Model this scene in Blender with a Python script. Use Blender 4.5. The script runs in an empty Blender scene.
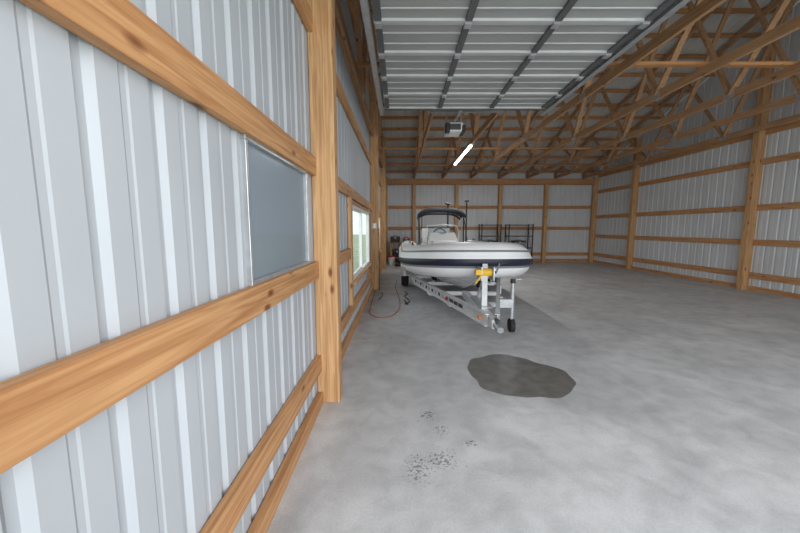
import bpy, math, random
from mathutils import Vector
random.seed(4)
scn = bpy.context.scene
scn.view_settings.view_transform = 'Standard'
scn.view_settings.look = 'None'

# ---------------------------------------------------------------- materials
def new_mat(name):
    m = bpy.data.materials.new(name); m.use_nodes = True
    nt = m.node_tree; b = nt.nodes['Principled BSDF']
    return m, nt, b

def plain(name, col, rough=0.5, metal=0.0, var=0.06, scale=6.0, bump=0.0, emit=None, es=0, spec=0.5):
    m, nt, b = new_mat(name)
    tc = nt.nodes.new('ShaderNodeTexCoord')
    n = nt.nodes.new('ShaderNodeTexNoise'); n.inputs['Scale'].default_value = scale
    n.inputs['Detail'].default_value = 4
    nt.links.new(tc.outputs['Object'], n.inputs['Vector'])
    r = nt.nodes.new('ShaderNodeValToRGB')
    r.color_ramp.elements[0].position = 0.3; r.color_ramp.elements[1].position = 0.7
    r.color_ramp.elements[0].color = (*[c*(1-var) for c in col], 1)
    r.color_ramp.elements[1].color = (*[min(1, c*(1+var)) for c in col], 1)
    nt.links.new(n.outputs['Fac'], r.inputs['Fac'])
    nt.links.new(r.outputs['Color'], b.inputs['Base Color'])
    b.inputs['Roughness'].default_value = rough
    b.inputs['Metallic'].default_value = metal
    b.inputs['Specular IOR Level'].default_value = spec
    if bump:
        bp = nt.nodes.new('ShaderNodeBump'); bp.inputs['Strength'].default_value = bump
        nt.links.new(n.outputs['Fac'], bp.inputs['Height'])
        nt.links.new(bp.outputs['Normal'], b.inputs['Normal'])
    if emit:
        b.inputs['Emission Color'].default_value = (*emit, 1)
        b.inputs['Emission Strength'].default_value = es
    return m

def wood(name, axis, c1, c2):
    m, nt, b = new_mat(name)
    tc = nt.nodes.new('ShaderNodeTexCoord')
    mp = nt.nodes.new('ShaderNodeMapping')
    s = [22, 22, 22]; s[axis] = 0.9
    mp.inputs['Scale'].default_value = s
    nt.links.new(tc.outputs['Object'], mp.inputs['Vector'])
    n = nt.nodes.new('ShaderNodeTexNoise'); n.inputs['Scale'].default_value = 1.6
    n.inputs['Detail'].default_value = 6; n.inputs['Distortion'].default_value = 1.2
    nt.links.new(mp.outputs['Vector'], n.inputs['Vector'])
    r = nt.nodes.new('ShaderNodeValToRGB')
    r.color_ramp.elements[0].position = 0.34; r.color_ramp.elements[1].position = 0.64
    r.color_ramp.elements[0].color = (*c1, 1); r.color_ramp.elements[1].color = (*c2, 1)
    nt.links.new(n.outputs['Fac'], r.inputs['Fac'])
    mp2 = nt.nodes.new('ShaderNodeMapping')
    s2 = [7, 7, 7]; s2[axis] = 3.0
    mp2.inputs['Scale'].default_value = s2
    nt.links.new(tc.outputs['Object'], mp2.inputs['Vector'])
    v = nt.nodes.new('ShaderNodeTexVoronoi'); v.inputs['Scale'].default_value = 1.0
    nt.links.new(mp2.outputs['Vector'], v.inputs['Vector'])
    r2 = nt.nodes.new('ShaderNodeValToRGB')
    r2.color_ramp.elements[0].position = 0.06; r2.color_ramp.elements[1].position = 0.17
    r2.color_ramp.elements[0].color = (0.35, 0.22, 0.14, 1); r2.color_ramp.elements[1].color = (1, 1, 1, 1)
    nt.links.new(v.outputs['Distance'], r2.inputs['Fac'])
    mx = nt.nodes.new('ShaderNodeMix'); mx.data_type = 'RGBA'; mx.blend_type = 'MULTIPLY'
    mx.inputs[0].default_value = 1.0
    nt.links.new(r.outputs['Color'], mx.inputs[6]); nt.links.new(r2.outputs['Color'], mx.inputs[7])
    nt.links.new(mx.outputs[2], b.inputs['Base Color'])
    b.inputs['Roughness'].default_value = 0.65
    bp = nt.nodes.new('ShaderNodeBump'); bp.inputs['Strength'].default_value = 0.15
    nt.links.new(n.outputs['Fac'], bp.inputs['Height']); nt.links.new(bp.outputs['Normal'], b.inputs['Normal'])
    return m

P1, P2 = (0.40, 0.205, 0.085), (0.64, 0.39, 0.19)
WX = wood('pine_grain_x', 0, (0.36, 0.16, 0.06), (0.54, 0.28, 0.12))
WY = wood('pine_grain_y', 1, (0.40, 0.18, 0.07), (0.60, 0.33, 0.15))
WZ = wood('pine_grain_z', 2, P1, P2)
WT = wood('truss_pine', 1, (0.34, 0.18, 0.09), (0.50, 0.30, 0.16))
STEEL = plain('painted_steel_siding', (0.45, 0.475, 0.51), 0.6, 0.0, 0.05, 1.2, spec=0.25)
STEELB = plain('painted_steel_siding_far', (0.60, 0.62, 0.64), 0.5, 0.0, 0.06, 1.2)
ROOF = plain('roof_steel_underside', (0.54, 0.53, 0.51), 0.6, 0.0, 0.08, 1.0)
WHITE = plain('white_vinyl', (0.80, 0.81, 0.80), 0.4)
DOORM = plain('door_panel_grey', (0.36, 0.37, 0.375), 0.5, 0, 0.05, 2)
DOORR = plain('door_rail_light', (0.54, 0.55, 0.56), 0.45)
DARK = plain('dark_steel', (0.06, 0.065, 0.07), 0.45, 0.3)
STILE = plain('door_stile_grey', (0.10, 0.105, 0.11), 0.5)
GALV = plain('galvanized_steel', (0.50, 0.52, 0.54), 0.35, 0.6, 0.12, 14)
ALU = plain('aluminium', (0.72, 0.74, 0.76), 0.4, 0.35, 0.08, 10)
BLACK = plain('black_plastic', (0.018, 0.018, 0.02), 0.5)
RUBBER = plain('rubber', (0.02, 0.02, 0.021), 0.8)
HYP = plain('white_hypalon', (0.86, 0.87, 0.89), 0.42, 0, 0.03, 3)
NAVY = plain('navy_rub_strake', (0.012, 0.016, 0.035), 0.5)
GREYS = plain('grey_strake', (0.22, 0.23, 0.25), 0.55)
GEL = plain('white_gelcoat', (0.85, 0.86, 0.87), 0.2, 0, 0.02, 3)
CANV = plain('black_canvas', (0.02, 0.021, 0.028), 0.85, 0, 0.2, 30)
YEL = plain('yellow_strap', (0.80, 0.48, 0.03), 0.6)
ORNG = plain('orange_cord', (0.50, 0.13, 0.05), 0.6)
AMB = plain('amber_reflector', (0.85, 0.25, 0.02), 0.3)
RED = plain('red_paint', (0.5, 0.03, 0.03), 0.4)
BLUE = plain('blue_paint', (0.04, 0.12, 0.35), 0.4)
LEDM = plain('led_tube', (1, 1, 1), 0.4, emit=(1.0, 0.98, 0.95), es=14)
GRASS = plain('lawn_grass', (0.40, 0.46, 0.33), 0.9, 0, 0.25, 3, 0.3)

def glass(name, tint, f, rough=0.03, haze=0.0, hcol=(.5,.5,.5)):
    m, nt, b = new_mat(name)
    out = nt.nodes['Material Output']
    t = nt.nodes.new('ShaderNodeBsdfTransparent'); t.inputs[0].default_value = (*tint, 1)
    g = nt.nodes.new('ShaderNodeBsdfGlossy'); g.inputs['Roughness'].default_value = rough
    mx = nt.nodes.new('ShaderNodeMixShader'); mx.inputs[0].default_value = f
    nt.links.new(t.outputs[0], mx.inputs[1]); nt.links.new(g.outputs[0], mx.inputs[2])
    o = mx
    if haze:
        d = nt.nodes.new('ShaderNodeBsdfDiffuse'); d.inputs[0].default_value = (*hcol, 1)
        m2 = nt.nodes.new('ShaderNodeMixShader'); m2.inputs[0].default_value = haze
        nt.links.new(mx.outputs[0], m2.inputs[1]); nt.links.new(d.outputs[0], m2.inputs[2]); o = m2
    nt.links.new(o.outputs[0], out.inputs[0])
    return m
GLASS = glass('window_glass', (0.95, 0.98, 0.96), 0.08)
GLASSD = glass('film_covered_glass', (0.50, 0.57, 0.63), 0.12, 0.15, 0.65, (0.33, 0.375, 0.42))
ACR = glass('acrylic_windscreen', (0.55, 0.6, 0.65), 0.2)

def concrete():
    m, nt, b = new_mat('concrete_slab')
    L = nt.links.new
    tc = nt.nodes.new('ShaderNodeTexCoord')
    def noise(s, d=6, dist=0.0):
        n = nt.nodes.new('ShaderNodeTexNoise'); n.inputs['Scale'].default_value = s
        n.inputs['Detail'].default_value = d; n.inputs['Distortion'].default_value = dist
        L(tc.outputs['Object'], n.inputs['Vector']); return n
    def ramp(src, p0, c0, p1, c1):
        r = nt.nodes.new('ShaderNodeValToRGB')
        r.color_ramp.elements[0].position = p0; r.color_ramp.elements[1].position = p1
        r.color_ramp.elements[0].color = (*c0, 1); r.color_ramp.elements[1].color = (*c1, 1)
        L(src, r.inputs['Fac']); return r
    def mul(a, bb, fac=1.0):
        x = nt.nodes.new('ShaderNodeMix'); x.data_type = 'RGBA'; x.blend_type = 'MULTIPLY'
        x.inputs[0].default_value = fac
        L(a, x.inputs[6]); L(bb, x.inputs[7]); return x.outputs[2]
    base = ramp(noise(1.3, 10, 0.8).outputs['Fac'], 0.32, (0.50, 0.505, 0.52), 0.68, (0.67, 0.675, 0.69))
    mid = ramp(noise(6, 10, 0.4).outputs['Fac'], 0.35, (0.84, 0.84, 0.84), 0.6, (1, 1, 1))
    fine = ramp(noise(70, 4).outputs['Fac'], 0.3, (0.88, 0.88, 0.88), 0.6, (1, 1, 1))
    c = mul(mul(base.outputs['Color'], mid.outputs['Color']), fine.outputs['Color'])
    sp = noise(48, 5, 0.5)
    for (cx, cy, rx, ry) in [(0.22, 2.55, 0.16, 0.18), (0.30, 2.36, 0.14, 0.14), (0.28, 2.03, 0.24, 0.20), (0.12, 1.95, 0.2, 0.25), (0.5, 2.2, 0.12, 0.1)]:
        mp = nt.nodes.new('ShaderNodeMapping'); mp.vector_type = 'POINT'
        mp.inputs['Location'].default_value = (-cx/rx, -cy/ry, 0)
        mp.inputs['Scale'].default_value = (1/rx, 1/ry, 0)
        L(tc.outputs['Object'], mp.inputs['Vector'])
        ln = nt.nodes.new('ShaderNodeVectorMath'); ln.operation = 'LENGTH'
        L(mp.outputs[0], ln.inputs[0])
        mr = nt.nodes.new('ShaderNodeMapRange')
        mr.inputs['From Min'].default_value = 0.2; mr.inputs['From Max'].default_value = 1.2
        mr.inputs['To Min'].default_value = 0.0; mr.inputs['To Max'].default_value = 0.35
        L(ln.outputs['Value'], mr.inputs['Value'])
        ad = nt.nodes.new('ShaderNodeMath'); ad.operation = 'ADD'
        L(sp.outputs['Fac'], ad.inputs[0]); L(mr.outputs[0], ad.inputs[1])
        r = ramp(ad.outputs[0], 0.42, (0.22, 0.22, 0.22), 0.52, (1, 1, 1))
        c = mul(c, r.outputs['Color'], 0.75)
    L(c, b.inputs['Base Color'])
    rr = ramp(noise(2.5, 5).outputs['Fac'], 0.3, (0.38,)*3, 0.7, (0.58,)*3)
    L(rr.outputs['Color'], b.inputs['Roughness'])
    bp = nt.nodes.new('ShaderNodeBump'); bp.inputs['Strength'].default_value = 0.06
    L(noise(25, 5).outputs['Fac'], bp.inputs['Height']); L(bp.outputs['Normal'], b.inputs['Normal'])
    return m
CONC = concrete()
WET, nt_, b_ = new_mat('wet_concrete')
n_ = nt_.nodes.new('ShaderNodeTexNoise'); n_.inputs['Scale'].default_value = 9; n_.inputs['Detail'].default_value = 6
tc_ = nt_.nodes.new('ShaderNodeTexCoord'); nt_.links.new(tc_.outputs['Object'], n_.inputs['Vector'])
r_ = nt_.nodes.new('ShaderNodeValToRGB')
r_.color_ramp.elements[0].position = .3; r_.color_ramp.elements[1].position = .7
r_.color_ramp.elements[0].color = (0.13, 0.124, 0.115, 1); r_.color_ramp.elements[1].color = (0.21, 0.202, 0.19, 1)
nt_.links.new(n_.outputs['Fac'], r_.inputs['Fac']); nt_.links.new(r_.outputs['Color'], b_.inputs['Base Color'])
b_.inputs['Roughness'].default_value = 0.3
b_.inputs['Specular IOR Level'].default_value = 0.4

# ---------------------------------------------------------------- mesh builder
class MB:
    def __init__(s):
        s.v = []; s.f = []; s.m = []; s.sm = []; s.mats = []
    def mi(s, mat):
        if mat not in s.mats: s.mats.append(mat)
        return s.mats.index(mat)
    def add(s, vs, fs, mat, smooth=False):
        o = len(s.v); s.v += [tuple(p) for p in vs]; k = s.mi(mat)
        for f in fs:
            s.f.append(tuple(i+o for i in f)); s.m.append(k); s.sm.append(smooth)
    def box(s, x0, x1, y0, y1, z0, z1, mat):
        vs = [(x, y, z) for x in (x0, x1) for y in (y0, y1) for z in (z0, z1)]
        s.add(vs, [(0,1,3,2), (4,6,7,5), (0,4,5,1), (2,3,7,6), (0,2,6,4), (1,5,7,3)], mat)
    def beam(s, p0, p1, w, h, mat, up=(0, 0, 1)):
        p0 = Vector(p0); p1 = Vector(p1); d = (p1-p0).normalized()
        a = d.cross(Vector(up))
        if a.length < 1e-4: a = d.cross(Vector((0, 1, 0)))
        a.normalize(); b = a.cross(d).normalized()
        vs = []
        for p in (p0, p1):
            for i, j in ((-1,-1), (1,-1), (1,1), (-1,1)):
                vs.append(p + a*(i*w/2) + b*(j*h/2))
        s.add(vs, [(0,1,2,3), (7,6,5,4), (0,4,5,1), (1,5,6,2), (2,6,7,3), (3,7,4,0)], mat)
    def tube(s, pts, r, mat, n=12, cap=True):
        pts = [Vector(p) for p in pts]; rings = []; N = len(pts)
        rs = r if isinstance(r, (list, tuple)) else [r]*N
        prev = None
        for i, p in enumerate(pts):
            d = (pts[min(i+1, N-1)] - pts[max(i-1, 0)]).normalized()
            if prev is None:
                a = d.cross(Vector((0, 0, 1)))
                if a.length < 1e-3: a = d.cross(Vector((0, 1, 0)))
            else:
                a = prev - d*prev.dot(d)
            a.normalize(); prev = a; b = d.cross(a)
            rings.append([p + (a*math.cos(2*math.pi*k/n) + b*math.sin(2*math.pi*k/n))*rs[i] for k in range(n)])
        s.loft(rings, mat, True, cap)
    def loft(s, rings, mat, closed=True, cap=True, smooth=True):
        n = len(rings[0]); vs = [p for r in rings for p in r]; fs = []
        for i in range(len(rings)-1):
            for k in range(n if closed else n-1):
                k2 = (k+1) % n
                fs.append((i*n+k, i*n+k2, (i+1)*n+k2, (i+1)*n+k))
        s.add(vs, fs, mat, smooth)
        if cap:
            s.add(rings[0], [tuple(range(n))[::-1]], mat); s.add(rings[-1], [tuple(range(n))], mat)
    def build(s, name, parent=None, bevel=0.0, recalc=True, sub=0):
        me = bpy.data.meshes.new(name); me.from_pydata(s.v, [], s.f); 
        for m in s.mats: me.materials.append(m)
        for i, p in enumerate(me.polygons):
            p.material_index = s.m[i]; p.use_smooth = s.sm[i]
        if recalc:
            import bmesh
            bm = bmesh.new(); bm.from_mesh(me)
            bmesh.ops.recalc_face_normals(bm, faces=bm.faces); bm.to_mesh(me); bm.free()
        ob = bpy.data.objects.new(name, me); scn.collection.objects.link(ob)
        if parent: ob.parent = parent
        if bevel:
            md = ob.modifiers.new('bevel', 'BEVEL'); md.width = bevel; md.segments = 2
            md.limit_method = 'ANGLE'
        return ob

def empty(name):
    e = bpy.data.objects.new(name, None); scn.collection.objects.link(e); return e

# ---------------------------------------------------------------- building shell
YF, YB, XR = -0.6, 15.0, 8.6
XL = -0.71
RY = (YF+YB)/2
EAVE = 3.76
def roofz(y): return EAVE + 0.333*((YB-y) if y > RY else (y-YF))

f = MB(); f.box(XL-0.1, XR+0.1, YF-0.1, YB+0.15, -0.12, 0, CONC); f.build('floor')
g = MB(); g.box(-70, 90, -60, 90, -0.3, -0.13, GRASS); g.build('lawn')

def profile(u0, u1, pitch=0.229, rib=0.016):
    pts = []; u = u0
    while u < u1:
        pts += [(u, 0), (u+0.018, rib), (u+0.040, rib), (u+0.058, 0),
                (u+0.125, 0), (u+0.132, 0.003), (u+0.150, 0.003), (u+0.157, 0)]
        u += pitch
    pts = [p for p in pts if p[0] < u1]; pts.append((u1, 0))
    return pts

def siding(name, u0, u1, place, top, mat, holes=()):
    b = MB(); pr = profile(u0, u1)
    us = sorted(set([p[0] for p in pr] + [h for hh in holes for h in hh[:2]]))
    def off(u):
        for i in range(len(pr)-1):
            if pr[i][0] <= u <= pr[i+1][0]:
                t = (u-pr[i][0])/max(1e-9, pr[i+1][0]-pr[i][0]); return pr[i][1]*(1-t)+pr[i+1][1]*t
        return 0
    for i in range(len(us)-1):
        a, c = us[i], us[i+1]
        if c-a < 1e-6: continue
        mid = (a+c)/2
        hs = sorted([h for h in holes if h[0] < mid < h[1]], key=lambda h: h[2])
        z = 0.0; rng = []
        for h in hs: 
            if h[2] > z: rng.append((z, h[2]))
            z = h[3]
        rng.append((z, None))
        for z0, z1 in rng:
            za = top(a) if z1 is None else z1; zc = top(c) if z1 is None else z1
            b.add([place(a, off(a), z0), place(c, off(c), z0), place(c, off(c), zc), place(a, off(a), za)], [(0,1,2,3)], mat)
    return b.build(name, recalc=False)

wins = [(4.72, 7.35, 0.74, 1.84), (1.55, 2.55, 1.23, 1.92), (8.75, 11.3, 0.78, 1.86)]
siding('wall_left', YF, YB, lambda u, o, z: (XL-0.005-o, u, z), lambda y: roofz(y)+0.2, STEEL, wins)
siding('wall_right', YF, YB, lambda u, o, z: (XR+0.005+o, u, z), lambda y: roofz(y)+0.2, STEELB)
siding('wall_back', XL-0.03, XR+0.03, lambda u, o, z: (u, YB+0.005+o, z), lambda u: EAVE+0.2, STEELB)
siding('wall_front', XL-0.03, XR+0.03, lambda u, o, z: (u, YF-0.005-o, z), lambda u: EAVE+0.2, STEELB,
       [(-0.25, 2.25, 0, 3.2), (3.3, 6.6, 0, 3.2)])

rb = MB(); pr = profile(XL-0.1, XR+0.1)
for y0, y1 in ((YF-0.2, RY), (RY, YB+0.2)):
    def rz(y): return (EAVE + 0.333*((YB-y) if y1 > RY+1 else (y-YF))) + 0.20
    for i in range(len(pr)-1):
        a, c = pr[i], pr[i+1]
        rb.add([(a[0], y0, rz(y0)+a[1]), (c[0], y0, rz(y0)+c[1]), (c[0], y1, rz(y1)+c[1]), (a[0], y1, rz(y1)+a[1])], [(0,1,2,3)], ROOF)
rb.build('ceiling', recalc=False)
pb = MB()
for side in (0, 1):
    for k in range(14):
        y = (YB-0.08-k*0.58) if side else (YF+0.08+k*0.58)
        if (side and y < RY) or (not side and y > RY): continue
        z = roofz(y)+0.145
        pb.box(XL, XR, y-0.02, y+0.02, z-0.045, z+0.045, WX)
pb.build('roof_purlins')

def truss(x):
    b = MB(); t = 0.042
    b.beam((x, YF+0.05, 3.70), (x, YB-0.08, 3.70), t, 0.13, WT)
    b.beam((x, YF+0.05, EAVE+0.03), (x, RY, roofz(RY)+0.03), t, 0.13, WT)
    b.beam((x, YB-0.08, EAVE+0.03), (x, RY, roofz(RY)+0.03), t, 0.13, WT)
    H = RY-YF
    for sgn in (-1, 1):
        nodes_b = [RY+sgn*H*q for q in (0.17, 0.5, 0.8)]
        nodes_t = [RY+sgn*H*q for q in (0.0, 0.33, 0.64, 0.92)]
        for i, yb in enumerate(nodes_b):
            for yt in (nodes_t[i], nodes_t[i+1]):
                b.beam((x, yb, 3.72), (x, yt, roofz(yt)), t, 0.09, WT, up=(1, 0, 0))
            b.box(x-0.024, x+0.024, yb-0.09, yb+0.09, 3.64, 3.78, GALV)
    return b.build('roof_truss')
xs = [-0.63, 0.62, 1.84, 3.06, 4.28, 5.50, 6.72, 7.94]
for x in xs: truss(x)

tl = MB()
for y in (10.0, 5.0, 12.6):
    tl.box(XL+0.06, XR-0.06, y-0.045, y+0.045, 3.766, 3.806, WX)
tl.build('truss_bracing')

def post(x0, x1, y0, y1, z1):
    b = MB(); b.box(x0, x1, y0, y1, 0, z1, WZ); return b.build('wood_post', bevel=0.006)
for y in (-0.55, 2.75, 8.15, 12.3):
    post(XL, -0.52, y, y+0.14, roofz(y)+0.05 if y > 0 else 3.8)
post(XL, -0.55, 14.82, 14.95, 3.7)
for y in (-0.55, 2.75, 8.15, 12.3, 14.8):
    post(XR-0.19, XR, y, y+0.14, roofz(y) if 0 < y < 14 else 3.7)
for x in (0.55, 2.4, 4.3, 6.3):
    post(x, x+0.14, YB-0.23, YB-0.045, 3.38)

GI = 0.042
def girts():
    b = MB()
    bays = [(-0.41, 2.75), (2.89, 8.15), (8.29, 12.3), (12.44, 14.82)]
    for (a, c) in bays:
        for z in (0.36, 1.16, 1.99, 3.06, 3.74, 4.6, 5.4):
            if z > roofz((a+c)/2)-0.3 : continue
            if z == 1.16 and a == 2.89:
                b.box(XL, XL+GI, a, 4.57, z-0.07, z+0.07, WY); continue
            if z == 1.16 and a == 8.29:
                b.box(XL, XL+GI, 11.45, c, z-0.07, z+0.07, WY); continue
            if z > 3.9: a2, c2 = max(a, YF+ (z-EAVE)/0.333+0.2), min(c, YB-(z-EAVE)/0.333-0.2)
            else: a2, c2 = a, c
            if c2 > a2: b.box(XL, XL+GI, a2, c2, z-0.07, z+0.07, WY)
        b.box(XL, XL+0.05, a, c, 0, 0.10, WY)
    b.build('wall_girts', bevel=0.003)
    b = MB()
    for z in (0.36, 1.5, 2.42):
        b.box(XL+0.19, XR-0.19, YB-0.04, YB, z-0.07, z+0.07, WX)
    b.box(XL+0.19, XR-0.19, YB-0.042, YB, 0, 0.14, WX)
    b.box(XL+0.19, XR-0.19, YB-0.27, YB-0.23, 3.38, 3.62, WX)
    b.box(XL+0.19, XR-0.19, YB-0.04, YB, 3.38, 3.62, WX)
    b.build('wall_girts', bevel=0.003)
    b = MB()
    for (a, c) in bays:
        for z in (0.36, 1.16, 1.99, 3.06, 3.74):
            b.box(XR-GI, XR, a, c, z-0.07, z+0.07, WY)
        b.box(XR-0.05, XR, a, c, 0, 0.10, WY)
    b.build('wall_girts', bevel=0.003)
    b = MB()
    b.box(-0.5, XR-0.2, YF, YF+0.04, 3.22, 3.6, WX)
    for x in (-0.34, 2.26, 3.2, 6.62): b.box(x, x+0.08, YF, YF+0.04, 0, 3.22, WZ)
    b.build('door_framing')
girts()

def window(i, y0, y1, z0, z1, gl, mull=True):
    b = MB()
    xa, xb = XL-0.03, XL+(0.035 if mull else 0.02)
    t = 0.045 if mull else 0.022
    fm = WHITE if mull else GALV
    b.box(xa, xb, y0, y1, z0, z0+t, fm); b.box(xa, xb, y0, y1, z1-t, z1, fm)
    b.box(xa, xb, y0, y0+t, z0+t, z1-t, fm); b.box(xa, xb, y1-t, y1, z0+t, z1-t, fm)
    if mull:
        ym = (y0+y1)/2; b.box(xa+0.01, xb-0.005, ym-0.03, ym+0.03, z0+t, z1-t, WHITE)
        b.box(xa+0.015, xb-0.012, y0+t, ym-0.03, z0+t, z0+t+0.03, WHITE)
        b.box(xa+0.015, xb-0.012, y0+t, ym-0.03, z1-t-0.03, z1-t, WHITE)
    b.box(XL-0.008, XL-0.003, y0+t, y1-t, z0+t, z1-t, gl)
    b.build('window_%d' % i, bevel=0.003)
window(1, *wins[0], GLASS); window(2, *wins[1], GLASSD, False); window(3, *wins[2], GLASS)
b = MB()
def wframe(y0, y1, z0, z1, zl, zh):
    b.box(XL, XL+0.05, y0-0.14, y0-0.0, zl, zh, WZ)
    b.box(XL, XL+0.05, y1, y1+0.09, zl, zh, WZ)
    b.box(XL, XL+0.09, y0, y1, z0-0.04, z0, WY)
    b.box(XL, XL+0.05, y0, y1, z1, z1+0.04, WY)
wframe(*wins[0], 0.43, 1.92)
wframe(*wins[2], 0.43, 1.92)
b.build('trim_1', bevel=0.003)

# ---------------------------------------------------------------- overhead door
def overhead(x0, x1, yf, zd, stiles):
    root = empty('overhead_garage_door')
    b = MB(); n = 8; L = 0.535
    for k in range(n):
        ya, yb = yf-(k+1)*L, yf-k*L
        b.box(x0, x1, ya+0.006, yb-0.006, zd+0.02, zd+0.05, DOORM)
        b.box(x0, x1, yb-0.045, yb-0.006, zd-0.002, zd+0.02, DOORR)
        b.box(x0, x1, ya+0.006, ya+0.03, zd+0.005, zd+0.02, DOORR)
        for q in (0.33, 0.66):
            yy = ya+L*q; b.box(x0, x1, yy-0.006, yy+0.006, zd+0.012, zd+0.02, DOORR)
        for sx in stiles:
            b.box(sx-0.03, sx+0.03, ya+0.03, yb-0.045, zd-0.006, zd+0.02, STILE)
            b.box(sx-0.03, sx+0.03, ya-0.03, ya+0.04, zd-0.022, zd-0.004, GALV)
    b.box(x0, x1, yf-0.006, yf+0.03, zd-0.01, zd+0.055, DARK)
    b.build('door_sections', root)
    b = MB()
    for sx, s in ((x0-0.055, 1), (x1+0.055, -1)):
        b.box(sx-0.028, sx+0.028, YF+0.35, yf+0.25, zd+0.045, zd+0.05, GALV)
        b.box(sx-0.028, sx+0.028, YF+0.35, yf+0.25, zd-0.018, zd-0.013, GALV)
        b.box(sx-0.03*s-0.003, sx-0.03*s+0.003, YF+0.35, yf+0.25, zd-0.018, zd+0.05, GALV)
        for yy in (yf+0.2, yf-2.4):
            b.box(sx-0.02, sx+0.02, yy-0.003, yy+0.003, zd+0.05, 3.66, GALV)
            b.beam((sx, yy, zd+0.05), (sx, yy-0.4, 3.66), 0.035, 0.004, GALV)
        b.box(sx-0.03*s-0.003, sx-0.03*s+0.003, YF+0.05, YF+0.11, 0.0, zd-0.3, GALV)
        pts = [(sx, YF+0.08+0.27*(1-math.cos(a)), zd-0.3+0.3*math.sin(a)) for a in [i*math.pi/16 for i in range(9)]]
        b.tube(pts, 0.02, GALV, 8)
    b.box(x0-0.06, x1+0.06, yf+0.18, yf+0.215, 3.60, 3.635, GALV)
    b.build('tracks', root)
    return root
overhead(-0.23, 2.2, 5.33, 3.3, (-0.19, 0.6, 1.38, 2.16))

def opener(x):
    root = empty('garage_door_opener')
    b = MB(); b.box(x-0.15, x+0.15, 6.2, 6.62, 3.22, 3.38, WHITE); b.build('housing', root, bevel=0.03)
    b = MB(); b.box(x-0.17, x-0.09, 6.17, 6.3, 3.2, 3.36, BLACK)
    b.box(x-0.1, x+0.1, 6.17, 6.2, 3.24, 3.34, DARK)
    b.box(x+0.12, x+0.19, 6.2, 6.5, 3.21, 3.33, BLACK)
    b.build('light_lens', root, bevel=0.01)
    b = MB(); b.box(x-0.02, x+0.02, YF+0.06, 6.25, 3.385, 3.42, GALV)
    b.build('rail', root)
    b = MB()
    for sx in (-0.13, 0.13):
        b.box(x+sx-0.012, x+sx+0.012, 6.38, 6.41, 3.38, 3.70, GALV)
    b.box(x-0.45, x+0.9, 6.37, 6.41, 3.60, 3.64, GALV)
    b.build('hanger', root)
opener(0.98)

def shop_light(x, y0, y1, z=3.57, e=45):
    root = empty('led_shop_light')
    b = MB(); b.box(x-0.045, x+0.045, y0, y1, z+0.02, z+0.065, WHITE); b.build('fixture_body', root, bevel=0.004)
    b = MB(); b.tube([(x, y0+0.02, z), (x, y1-0.02, z)], 0.026, LEDM, 12); b.build('led_tube', root)
    ld = bpy.data.lights.new('led_area', 'AREA'); ld.shape = 'RECTANGLE'; ld.size = 0.1; ld.size_y = y1-y0
    ld.energy = e; ld.color = (1, 0.98, 0.95)
    lo = bpy.data.objects.new('led_area', ld); lo.location = (x, (y0+y1)/2, z-0.04); scn.collection.objects.link(lo)
    lo.parent = root
shop_light(1.80, 8.75, 11.3, e=75)

# ---------------------------------------------------------------- boat
BX = 1.18
boat = empty('inflatable_boat')
HW = 0.92; R0 = 0.265; YBOW = 4.96; YC = 7.0
def tz(y): return 0.88 + (0.15*((7.8-y)/2.8)**2 if y < 7.8 else 0)
half = []
for i in range(15):
    y = 10.95 - i*(10.95-YC)/14; half.append((-HW, y))
for i in range(1, 19):
    t = i/18*math.pi/2; half.append((-HW*math.cos(t)**0.72 if i < 18 else 0, YC-(YC-YBOW)*math.sin(t)**0.95))
path = half + [(-x, y) for x, y in half[:-1][::-1]]
tb = MB(); NA = 48
rings = []
for i, (x, y) in enumerate(path):
    a = path[max(0, i-1)]; c = path[min(len(path)-1, i+1)]
    tx, ty = c[0]-a[0], c[1]-a[1]; l = math.hypot(tx, ty); tx /= l; ty /= l
    nx, ny = ty, -tx
    r = R0
    if y > 10.2: r = R0 - 0.17*((y-10.2)/0.75)**1.3
    ring = []
    for k in range(NA):
        th = 2*math.pi*k/NA; dg = (math.degrees(th)+180) % 360-180
        rr = r
        if -14 < dg < 9 and y < 10.6: rr = r+0.022
        ring.append(Vector((BX+x+nx*math.cos(th)*rr, y+ny*math.cos(th)*rr, tz(y)+math.sin(th)*rr)))
    rings.append(ring)
for k in range(NA):
    dg = (math.degrees(2*math.pi*(k+0.5)/NA)+180) % 360-180
    mat = HYP
    if -15 < dg < 9: mat = NAVY
    elif -23 < dg < -15: mat = GREYS
    elif 29 < dg < 37: mat = GREYS
    k2 = (k+1) % NA; vs = []; fs = []
    for i in range(len(rings)):
        vs += [rings[i][k], rings[i][k2]]
    for i in range(len(rings)-1):
        fs.append((2*i, 2*i+1, 2*i+3, 2*i+2))
    tb.add(vs, fs, mat, True)
tb.add(rings[0], [tuple(range(NA))], HYP); tb.add(rings[-1], [tuple(range(NA))], HYP)
import bmesh as _b
ob = tb.build('tube', boat)
bm = _b.new(); bm.from_mesh(ob.data); _b.ops.remove_doubles(bm, verts=bm.verts, dist=0.0005)
_b.ops.recalc_face_normals(bm, faces=bm.faces); bm.to_mesh(ob.data); bm.free()

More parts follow.
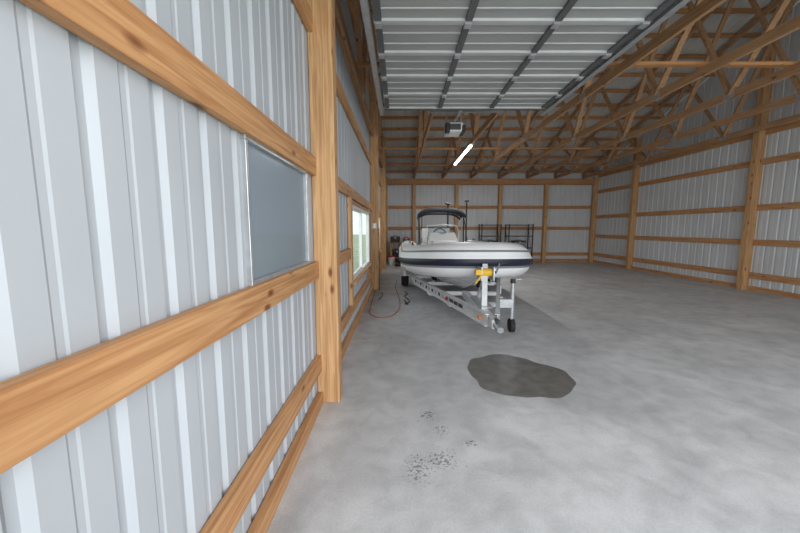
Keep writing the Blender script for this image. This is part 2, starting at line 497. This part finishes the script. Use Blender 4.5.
hb = MB(); st = []
N = 26; YH = 5.02
for i in range(N+1):
    y = 10.45-(10.45-YH)*i/N
    q = max(0.0, (YC-y)/(YC-YH+0.02)); w = 0.78*max(0.0, 1-min(1, q)**2.3)**0.6+0.01
    kz = 0.36 + (0.50*((6.6-y)/1.58)**2.0 if y < 6.6 else 0)
    cz = 0.64 + (0.22*((YC-y)/2.0)**1.6 if y < YC else 0)
    tzv = tz(y)
    cz = max(cz, kz+0.01)
    st.append([Vector((BX-w-0.06, y, tzv)), Vector((BX-w, y, cz)), Vector((BX-w+0.03*min(1, w/.3), y, cz-0.015)),
               Vector((BX-w*0.5, y, (kz+cz)/2-0.008)), Vector((BX-w*0.48, y, (kz+cz)/2-0.03)), Vector((BX, y, kz)),
               Vector((BX+w*0.48, y, (kz+cz)/2-0.03)), Vector((BX+w*0.5, y, (kz+cz)/2-0.008)),
               Vector((BX+w-0.03*min(1, w/.3), y, cz-0.015)), Vector((BX+w, y, cz)), Vector((BX+w+0.06, y, tzv))])
hb.loft(st, GEL, False, False, smooth=False)
hb.add(st[0], [tuple(range(11))], GEL)
hb.add([Vector((BX-0.72, 10.4, 0.74)), Vector((BX+0.72, 10.4, 0.74)), Vector((BX+0.72, 6.6, 0.76)), Vector((BX+0.4, 5.7, 0.84)), Vector((BX-0.4, 5.7, 0.84)), Vector((BX-0.72, 6.6, 0.76))],
       [(0,1,2,3,4,5)], GEL)
hb.box(BX-0.68, BX+0.68, 10.36, 10.42, 0.5, 1.05, GEL)
hb.build('hull', boat)
b = MB()
b.add([(BX-0.55, 6.5, 0.75), (BX+0.55, 6.5, 0.75), (BX+0.35, 5.45, 0.85), (BX-0.35, 5.45, 0.85),
       (BX-0.55, 6.5, 1.12), (BX+0.55, 6.5, 1.12), (BX+0.35, 5.4, 1.18), (BX-0.35, 5.4, 1.18)],
      [(0,3,2,1), (4,5,6,7), (0,1,5,4), (1,2,6,5), (2,3,7,6), (3,0,4,7)], GEL)
b.box(BX-0.14, BX+0.14, 4.92, 5.36, 1.275, 1.30, GREYS)
b.build('bow_locker', boat, bevel=0.03)
b = MB()
for s in (-1, 1):
    for y in (6.6, 8.2, 9.6):
        z0 = tz(y)+R0-0.01; x0 = BX+s*(HW+0.01)
        b.tube([(x0, y-0.16, z0), (x0, y-0.1, z0+0.055), (x0, y+0.1, z0+0.055), (x0, y+0.16, z0)], 0.014, BLACK, 8)
b.tube([(BX-0.05, 4.92, 0.86), (BX-0.05, 4.84, 0.80), (BX+0.05, 4.84, 0.80), (BX+0.05, 4.92, 0.86)], 0.01, GALV, 8)
b.build('grab_handles', boat)
CX = BX-0.16
b = MB(); cy = 8.2; cw = 0.36
cons = [[(CX-cw, cy-0.30), (CX+cw, cy-0.30), (CX+cw, cy+0.35), (CX-cw, cy+0.35), 0.75],
        [(CX-cw, cy-0.28), (CX+cw, cy-0.28), (CX+cw, cy+0.33), (CX-cw, cy+0.33), 1.2],
        [(CX-cw*0.85, cy-0.08), (CX+cw*0.85, cy-0.08), (CX+cw*0.85, cy+0.2), (CX-cw*0.85, cy+0.2), 1.40]]
b.loft([[Vector((p[0], p[1], s[4])) for p in s[:4]] for s in cons], GEL, True, True, smooth=False)
b.build('console', boat, bevel=0.035)
b = MB()
ws = []
for i in range(9):
    t = -1+2*i/8; ws.append((CX+t*0.34, cy-0.12+0.16*t*t))
vs = [Vector((x, y, 1.36)) for x, y in ws] + [Vector((x*0.96+CX*0.04, y+0.1, 1.54)) for x, y in ws]
b.add(vs, [(i, i+1, i+10, i+9) for i in range(8)], ACR, True)
b.build('windscreen', boat)
b = MB()
b.tube([(CX-0.38, cy-0.1, 1.1), (CX-0.39, cy-0.08, 1.42), (CX-0.36, cy, 1.56), (CX, cy-0.04, 1.59), (CX+0.36, cy, 1.56), (CX+0.39, cy-0.08, 1.42), (CX+0.38, cy-0.1, 1.1)], 0.014, ALU, 8)
whl = [(CX+0.17*math.cos(a), cy+0.42+0.05*math.sin(a), 1.32+0.17*math.sin(a)) for a in [i*math.pi/10 for i in range(21)]]
b.tube(whl, 0.014, BLACK, 8)
b.tube([(CX, cy+0.25, 1.3), (CX, cy+0.42, 1.32)], 0.02, BLACK, 8)
b.tube([(CX-0.17, cy+0.42, 1.32), (CX+0.17, cy+0.42, 1.32)], 0.01, BLACK, 8)
b.build('console_rail', boat)
b = MB(); b.box(CX-0.42, CX+0.42, 9.2, 9.7, 0.75, 1.12, GEL); b.box(CX-0.4, CX+0.4, 9.2, 9.66, 1.12, 1.2, WHITE)
b.box(CX-0.4, CX+0.4, 9.62, 9.72, 1.2, 1.5, WHITE); b.build('helm_seat', boat, bevel=0.03)
b = MB(); b.box(CX-0.3, CX+0.3, 7.45, 7.85, 0.75, 1.15, GEL); b.box(CX-0.28, CX+0.28, 7.45, 7.83, 1.15, 1.22, WHITE); b.build('console_seat', boat, bevel=0.03)
AX = 1.22
b = MB()
def arch(y0, z0, y1, z1, w, r, mat):
    pts = [(AX-w, y0, z0)]
    for i in range(13):
        t = -1+2*i/12
        pts.append((AX+t*(w), y1, z1 - 0.16*abs(t)**5))
    pts.append((AX+w, y0, z0)); b.tube(pts, r, mat, 8)
arch(9.95, 1.05, 10.0, 2.06, 0.66, 0.014, ALU)
arch(9.95, 1.05, 10.5, 1.98, 0.66, 0.014, ALU)
for s in (-1, 1):
    b.tube([(AX+s*0.66, 9.3, 1.05), (AX+s*0.66, 10.0, 1.85)], 0.011, BLACK, 8)
    b.tube([(AX+s*0.66, 9.95, 1.05), (AX+s*0.66, 10.0, 1.9)], 0.018, BLACK, 8)
b.build('bimini_frame', boat)
b = MB(); rr = []
for i in range(17):
    t = -1+2*i/16; z = 2.07-0.17*abs(t)**4; x = AX+t*0.68
    th = 0.055
    rr.append([Vector((x, 9.7, z-th-0.05)), Vector((x, 9.7, z-0.03)), Vector((x, 9.95, z+th*0.7)), Vector((x, 10.4, z+0.02)), Vector((x, 10.75, z-0.06)), Vector((x, 10.75, z-th-0.09)), Vector((x, 10.3, z-th-0.0))])
b.loft(rr, CANV, True, True); b.build('bimini_canopy', boat)
b = MB()
b.tube([(1.40, 9.9, 1.0), (1.40, 9.9, 2.22)], 0.022, BLACK, 8)
b.tube([(1.96, 10.0, 1.0), (1.96, 10.0, 2.3)], 0.022, BLACK, 8)
b.tube([(1.90, 10.0, 2.3), (2.02, 10.0, 2.3)], 0.03, BLACK, 8)
b.tube([(1.32, 9.9, 2.22), (1.46, 9.9, 2.2)], 0.03, BLACK, 8)
b.tube([(0.65, 10.0, 1.0), (0.65, 10.05, 1.95)], 0.012, BLACK, 8)
b.build('light_masts', boat)
b = MB()
def rrect(cx, cyy, w, d, z, n=20):
    return [Vector((cx+w*math.copysign(abs(math.cos(a))**0.6, math.cos(a)), cyy+d*math.copysign(abs(math.sin(a))**0.6, math.sin(a)), z)) for a in [2*math.pi*i/n for i in range(n)]]
b.loft([rrect(BX, 10.8, .13, .2, 1.02), rrect(BX, 10.8, .17, .27, 1.1), rrect(BX, 10.8, .18, .29, 1.3), rrect(BX, 10.8, .16, .26, 1.46), rrect(BX, 10.8, .08, .16, 1.53)], GEL)
b.loft([rrect(BX, 10.75, .09, .14, 1.04), rrect(BX, 10.75, .06, .12, 0.6), rrect(BX, 10.78, .03, .12, 0.3)], BLACK)
b.tube([(BX, 10.6, 0.34), (BX, 10.7, 0.34), (BX, 10.95, 0.34)], [0.03, 0.06, 0.04], BLACK, 12)
b.box(BX-0.1, BX+0.1, 10.4, 10.66, 0.8, 1.0, BLACK)
b.build('outboard_motor', boat)

# ---------------------------------------------------------------- trailer
tr = empty('boat_trailer')
b = MB()
TX = BX-0.08
def channel(p0, p1, h=0.14, w=0.06, t=0.008):
    p0 = Vector(p0); p1 = Vector(p1)
    b.beam(p0, p1, t, h, ALU)
    for s in (-1, 1):
        b.beam(p0+Vector((0, 0, s*h/2)), p1+Vector((0, 0, s*h/2)), w, t, ALU)
zr = 0.43
PL0 = Vector((BX-0.88, 6.9, zr)); PL1 = Vector((TX-0.06, 3.9, zr-0.02))
for s in (-1, 1):
    channel((BX+s*0.88, 10.3, zr), (BX+s*0.88, 6.9, zr))
channel(PL0, PL1)
channel((BX+0.88, 6.9, zr), (TX+0.06, 3.9, zr-0.02))
for y in (10.1, 9.1, 8.2, 7.2, 6.1, 5.2):
    w = 0.86 if y > 6.9 else 0.06+0.80*(y-3.9)/3.0
    b.box(BX-w, BX+w, y-0.035, y+0.035, 0.275, 0.345, ALU)
    for s in (-1, 1): b.box(BX+s*w-0.03, BX+s*w+0.03, y-0.03, y+0.03, 0.3, zr, ALU)
b.box(TX-0.045, TX+0.045, 3.75, 5.6, zr-0.08, zr+0.02, ALU)
b.build('frame', tr)
b = MB()
P0, P1 = PL0, PL1; d = (P1-P0).normalized()
nrm = Vector((d.y, -d.x, 0)).normalized()
if nrm.x > 0: nrm = -nrm
for k in range(17):
    t = 0.04+0.055*k
    c = P0+(P1-P0)*t+nrm*0.008
    if k in (11, 12, 13):
        for q in range(3): 
            cc = c+d*(0.05*(q-1)); b.beam(cc-d*0.014, cc+d*0.014, 0.01, 0.05, DARK)
    elif k < 11:
        b.beam(c-d*0.03, c+d*0.03, 0.01, 0.05, DARK if k % 2 == 0 else GALV)
c = P0+(P1-P0)*0.60+nrm*0.03; b.beam(c-d*0.035, c+d*0.035, 0.02, 0.035, RED)
c = P0+(P1-P0)*0.95+nrm*0.03; b.beam(c-d*0.03, c+d*0.03, 0.02, 0.035, AMB)
b.build('rail_slots', tr)
b = MB()
b.tube([(TX, 3.78, zr-0.03), (TX, 3.62, zr-0.03), (TX, 3.56, zr-0.04)], [0.035, 0.045, 0.035], GALV, 14)
b.box(TX-0.015, TX+0.015, 3.62, 3.76, zr+0.01, zr+0.05, DARK)
b.build('coupler', tr, bevel=0.003)
b = MB()
b.beam((TX+0.02, 4.36, zr), (BX, 4.62, 1.0), 0.07, 0.07, ALU)
b.beam((BX-0.01, 4.95, zr), (BX, 4.60, 0.86), 0.05, 0.05, ALU)
b.box(BX-0.11, BX+0.04, 4.30, 5.0, zr+0.02, zr+0.05, GALV)
b.box(BX-0.09, BX-0.075, 4.45, 4.68, 0.80, 0.98, GALV); b.box(BX+0.075, BX+0.09, 4.45, 4.68, 0.80, 0.98, GALV)
b.tube([(BX-0.12, 4.55, 0.9), (BX+0.14, 4.55, 0.9)], 0.018, DARK, 10)
b.tube([(BX+0.14, 4.55, 0.9), (BX+0.145, 4.42, 1.04)], 0.012, GALV, 8)
b.tube([(BX+0.14, 4.42, 1.04), (BX+0.22, 4.42, 1.04)], 0.016, BLACK, 8)
b.build('winch_stand', tr)
b = MB(); b.tube([(BX-0.072, 4.55, 0.9), (BX+0.072, 4.55, 0.9)], 0.055, YEL, 16)
b.beam((BX, 4.56, 0.94), (BX, 4.86, 0.80), 0.05, 0.006, YEL)
b.beam((BX-0.08, 4.45, 0.88), (BX-0.16, 4.47, 0.76), 0.04, 0.02, YEL)
b.box(BX-0.17, BX-0.09, 4.42, 4.50, 0.88, 0.95, YEL)
b.build('winch_strap', tr)
b = MB(); b.tube([(BX-0.06, 4.84, 0.69), (BX+0.06, 4.84, 0.69)], 0.05, RUBBER, 14)
b.box(BX-0.012, BX+0.012, 4.62, 4.84, 0.62, 0.70, GALV)
b.build('bow_roller', tr)
b = MB(); jx = BX+0.44; jy = 4.75
b.tube([(jx, jy, 0.16), (jx, jy, 0.72)], 0.03, GALV, 12); b.tube([(jx, jy, 0.72), (jx, jy, 0.78)], 0.036, BLACK, 12)
b.tube([(jx, jy, 0.76), (jx+0.12, jy-0.02, 0.78)], 0.01, GALV, 8)
b.box(jx-0.20, jx, jy-0.05, jy+0.05, zr-0.06, zr+0.06, GALV)
b.tube([(jx-0.03, jy, 0.1), (jx+0.03, jy, 0.1)], 0.1, RUBBER, 20)
b.build('jack', tr)
b = MB()
for s in (-1, 1):
    b.box(BX+s*0.45-0.04, BX+s*0.45+0.04, 6.9, 10.2, 0.42, 0.47, CANV)
    for y in (7.2, 8.2, 9.1, 10.1): b.box(BX+s*0.45-0.02, BX+s*0.45+0.02, y-0.02, y+0.02, 0.34, 0.42, GALV)
b.build('bunks', tr)
for s in (-1, 1):
    wy = 8.75
    b = MB(); wx = BX+s*1.05
    prof = [(-0.09, 0.17), (-0.095, 0.26), (-0.08, 0.295), (0, 0.305), (0.08, 0.295), (0.095, 0.26), (0.09, 0.17)]
    rings = [[Vector((wx+o, wy+r*math.cos(a), 0.305+r*math.sin(a))) for a in [2*math.pi*k/32 for k in range(32)]] for o, r in prof]
    b.loft(rings, RUBBER, True, False)
    b.tube([(wx-0.07, wy, 0.305), (wx+0.07, wy, 0.305)], 0.175, WHITE, 24)
    b.tube([(wx+s*0.06, wy, 0.305), (wx+s*0.1, wy, 0.305)], 0.04, GALV, 12)
    b.build('wheel', tr)
    b = MB(); fr = []
    for k in range(13):
        a = math.pi*k/12
        cpt = (wy+0.35*math.cos(a), 0.305+0.315*math.sin(a))
        fr.append([Vector((wx-0.11, cpt[0], cpt[1])), Vector((wx+0.11, cpt[0], cpt[1])), Vector((wx+0.11, cpt[0], cpt[1]+0.01)), Vector((wx-0.11, cpt[0], cpt[1]+0.01))])
    b.loft(fr, ALU, True, True); b.build('fender', tr)
b = MB(); b.box(BX-0.97, BX+0.97, 8.72, 8.78, 0.28, 0.335, GALV); b.build('axle', tr)

# ---------------------------------------------------------------- floor items
pud = MB(); n = 72; c = (1.21, 3.32); pv = []
random.seed(9); ph = [random.uniform(0, 6.28) for _ in range(6)]
for i in range(n):
    a = 2*math.pi*i/n
    k = 1+0.05*math.sin(2*a+ph[0])+0.05*math.sin(3*a+ph[1])+0.035*math.sin(5*a+ph[2])+0.02*math.sin(9*a+ph[3])+0.012*math.sin(14*a+ph[4])
    pv.append((c[0]+0.50*k*math.cos(a), c[1]+0.52*k*math.sin(a)))
pud.add([(x, y, 0.002) for x, y in pv], [tuple(range(n))], WET)
pud.build('water_puddle')

def catmull(P, k=10):
    P = [Vector(p) for p in P]; P = [P[0]]+P+[P[-1]]; out = []
    for i in range(1, len(P)-2):
        for j in range(k):
            t = j/k; p0, p1, p2, p3 = P[i-1:i+3]
            out.append(0.5*((2*p1)+(-p0+p2)*t+(2*p0-5*p1+4*p2-p3)*t*t+(-p0+3*p1-3*p2+p3)*t**3))
    out.append(P[-2]); return out
b = MB()
b.tube(catmull([(-0.60, 8.0, .011), (-0.58, 7.0, .011), (-0.56, 6.2, .011), (-0.52, 5.75, .011), (-0.35, 5.5, .011), (-0.15, 5.6, .011), (-0.02, 6.1, .011), (0.0, 6.7, .011), (-0.04, 7.4, .011), (-0.12, 8.5, .011), (-0.1, 9.6, .011)]), 0.008, ORNG, 8)
b.build('extension_cord')
b = MB()
b.tube(catmull([(0.09, 6.9, .012), (0.14, 6.6, .012), (0.2, 6.75, .012), (0.16, 7.0, .012), (0.10, 7.3, .012), (0.17, 7.5, .012), (0.12, 7.8, .012)]), 0.010, BLACK, 8)
b.box(0.10, 0.16, 6.5, 6.58, 0, 0.03, BLACK)
b.build('tie_down_strap')
b = MB()
b.tube(catmull([(-0.505, 8.10, 1.5), (-0.5, 8.08, 1.1), (-0.5, 8.05, 0.5), (-0.5, 8.0, 0.012), (-0.42, 7.7, .012), (-0.4, 7.2, .012), (-0.46, 6.9, .012)]), 0.008, BLACK, 8)
b.build('power_cable')

# ---------------------------------------------------------------- back of shop
root = empty('workbench')
b = MB(); b.box(-0.45, 0.50, 14.2, 14.74, 0.86, 0.90, WX); b.box(-0.43, 0.48, 14.25, 14.72, 0.25, 0.28, WX)
for x in (-0.43, 0.40):
    for y in (14.24, 14.62): b.box(x, x+0.08, y, y+0.08, 0, 0.86, WZ)
b.build('bench_frame', root, bevel=0.004)
def tbox(name, x, y, z, w, d, h, m, lid=BLACK):
    r = empty(name)
    b = MB(); b.box(x-w/2, x+w/2, y-d/2, y+d/2, z, z+h*0.72, m); b.build('body', r, bevel=0.01)
    b = MB(); b.box(x-w/2-0.01, x+w/2+0.01, y-d/2-0.01, y+d/2+0.01, z+h*0.72, z+h*0.9, lid)
    b.tube([(x-w*0.25, y, z+h*0.88), (x-w*0.25, y, z+h), (x+w*0.25, y, z+h), (x+w*0.25, y, z+h*0.88)], 0.012, BLACK, 8)
    b.box(x-0.03, x+0.03, y-d/2-0.025, y-d/2-0.01, z+h*0.6, z+h*0.8, GALV)
    b.build('lid', r, bevel=0.008)
tbox('toolbox', -0.2, 14.45, 0.90, 0.4, 0.25, 0.28, BLACK)
tbox('toolbox', 0.28, 14.45, 0.90, 0.3, 0.22, 0.22, DARK, RED)
tbox('storage_tote', -0.12, 14.45, 0.28, 0.42, 0.36, 0.34, BLACK, DARK)
tbox('storage_tote', 0.7, 13.9, 0.0, 0.38, 0.36, 0.38, BLUE, BLACK)
r = empty('shop_vacuum'); b = MB(); cx, cy2 = 0.15, 13.2
b.tube([(cx, cy2, 0.08), (cx, cy2, 0.12), (cx, cy2, 0.45)], [0.18, 0.2, 0.2], BLACK, 24)
b.tube([(cx, cy2, 0.45), (cx, cy2, 0.58), (cx, cy2, 0.68)], [0.21, 0.2, 0.1], DARK, 24)
for a in (0.8, 2.3, 3.9, 5.5): b.tube([(cx+.18*math.cos(a), cy2+.18*math.sin(a)-.02, 0.04), (cx+.18*math.cos(a), cy2+.18*math.sin(a)+.02, 0.04)], 0.04, BLACK, 12)
b.build('tank', r)
b = MB(); b.tube(catmull([(cx, cy2-0.2, 0.35), (cx-0.1, cy2-0.4, 0.3), (cx-0.3, cy2-0.3, 0.1), (cx-0.32, cy2-0.05, 0.03), (cx-0.2, cy2+0.25, 0.03)]), 0.025, BLACK, 10); b.build('hose', r)
b = MB(); b.tube([(-0.35, 13.7, 0.0), (-0.35, 13.7, 0.36)], [0.12, 0.145], WHITE, 24); b.tube([(-0.35, 13.7, 0.33), (-0.35, 13.7, 0.37)], 0.155, RED, 24)
b.build('plastic_bucket')
def shelf(x0, x1, y0, y1, h):
    r = empty('metal_shelving_unit'); b = MB()
    for x in (x0, x1):
        for y in (y0, y1): b.box(x-0.02, x+0.02, y-0.02, y+0.02, 0, h, BLACK)
    for z in (0.15, 0.65, 1.15, h-0.06): b.box(x0, x1, y0, y1, z, z+0.035, DARK)
    for x in (x0, x1): b.beam((x, y0, 0.2), (x, y1, h-0.1), 0.008, 0.025, BLACK)
    b.build('frame', r)
shelf(3.45, 4.25, 14.2, 14.7, 1.68)
shelf(4.6, 5.6, 14.2, 14.7, 1.68)
tbox('storage_tote', 3.85, 14.45, 0.685, 0.5, 0.36, 0.32, DARK, BLACK)
tbox('storage_tote', 3.8, 14.45, 0.185, 0.5, 0.36, 0.36, BLUE, BLACK)
tbox('storage_tote', 5.1, 14.45, 0.685, 0.5, 0.36, 0.32, GREYS, BLACK)
b = MB(); b.box(-0.66, -0.57, 8.118, 8.149, 1.5, 1.62, GALV); b.box(-0.635, -0.595, 8.113, 8.12, 1.52, 1.6, WHITE); b.build('outlet_box')

# ---------------------------------------------------------------- light + camera
w = bpy.data.worlds.new('world'); scn.world = w; w.use_nodes = True
bg = w.node_tree.nodes['Background']; bg.inputs[0].default_value = (0.86, 0.90, 0.95, 1); bg.inputs[1].default_value = 1.4
def area(name, loc, rot, sx, sy, e, col=(1, 1, 1)):
    ld = bpy.data.lights.new(name, 'AREA'); ld.shape = 'RECTANGLE'; ld.size = sx; ld.size_y = sy; ld.energy = e; ld.color = col
    o = bpy.data.objects.new(name, ld); o.location = loc; o.rotation_euler = rot; scn.collection.objects.link(o)
area('daylight_through_doors', (2.5, -3.2, 3.0), (math.radians(78), 0, 0), 10, 5, 1050, (0.95, 0.98, 1.0))

cd = bpy.data.cameras.new('camera'); cam = bpy.data.objects.new('camera', cd); scn.collection.objects.link(cam)
cd.sensor_width = 36; cd.lens = 15.08; cam.location = (0, 0, 1.5); cam.rotation_euler = (math.radians(90-6.5), 0, 0)
cd.clip_start = 0.05; scn.camera = cam
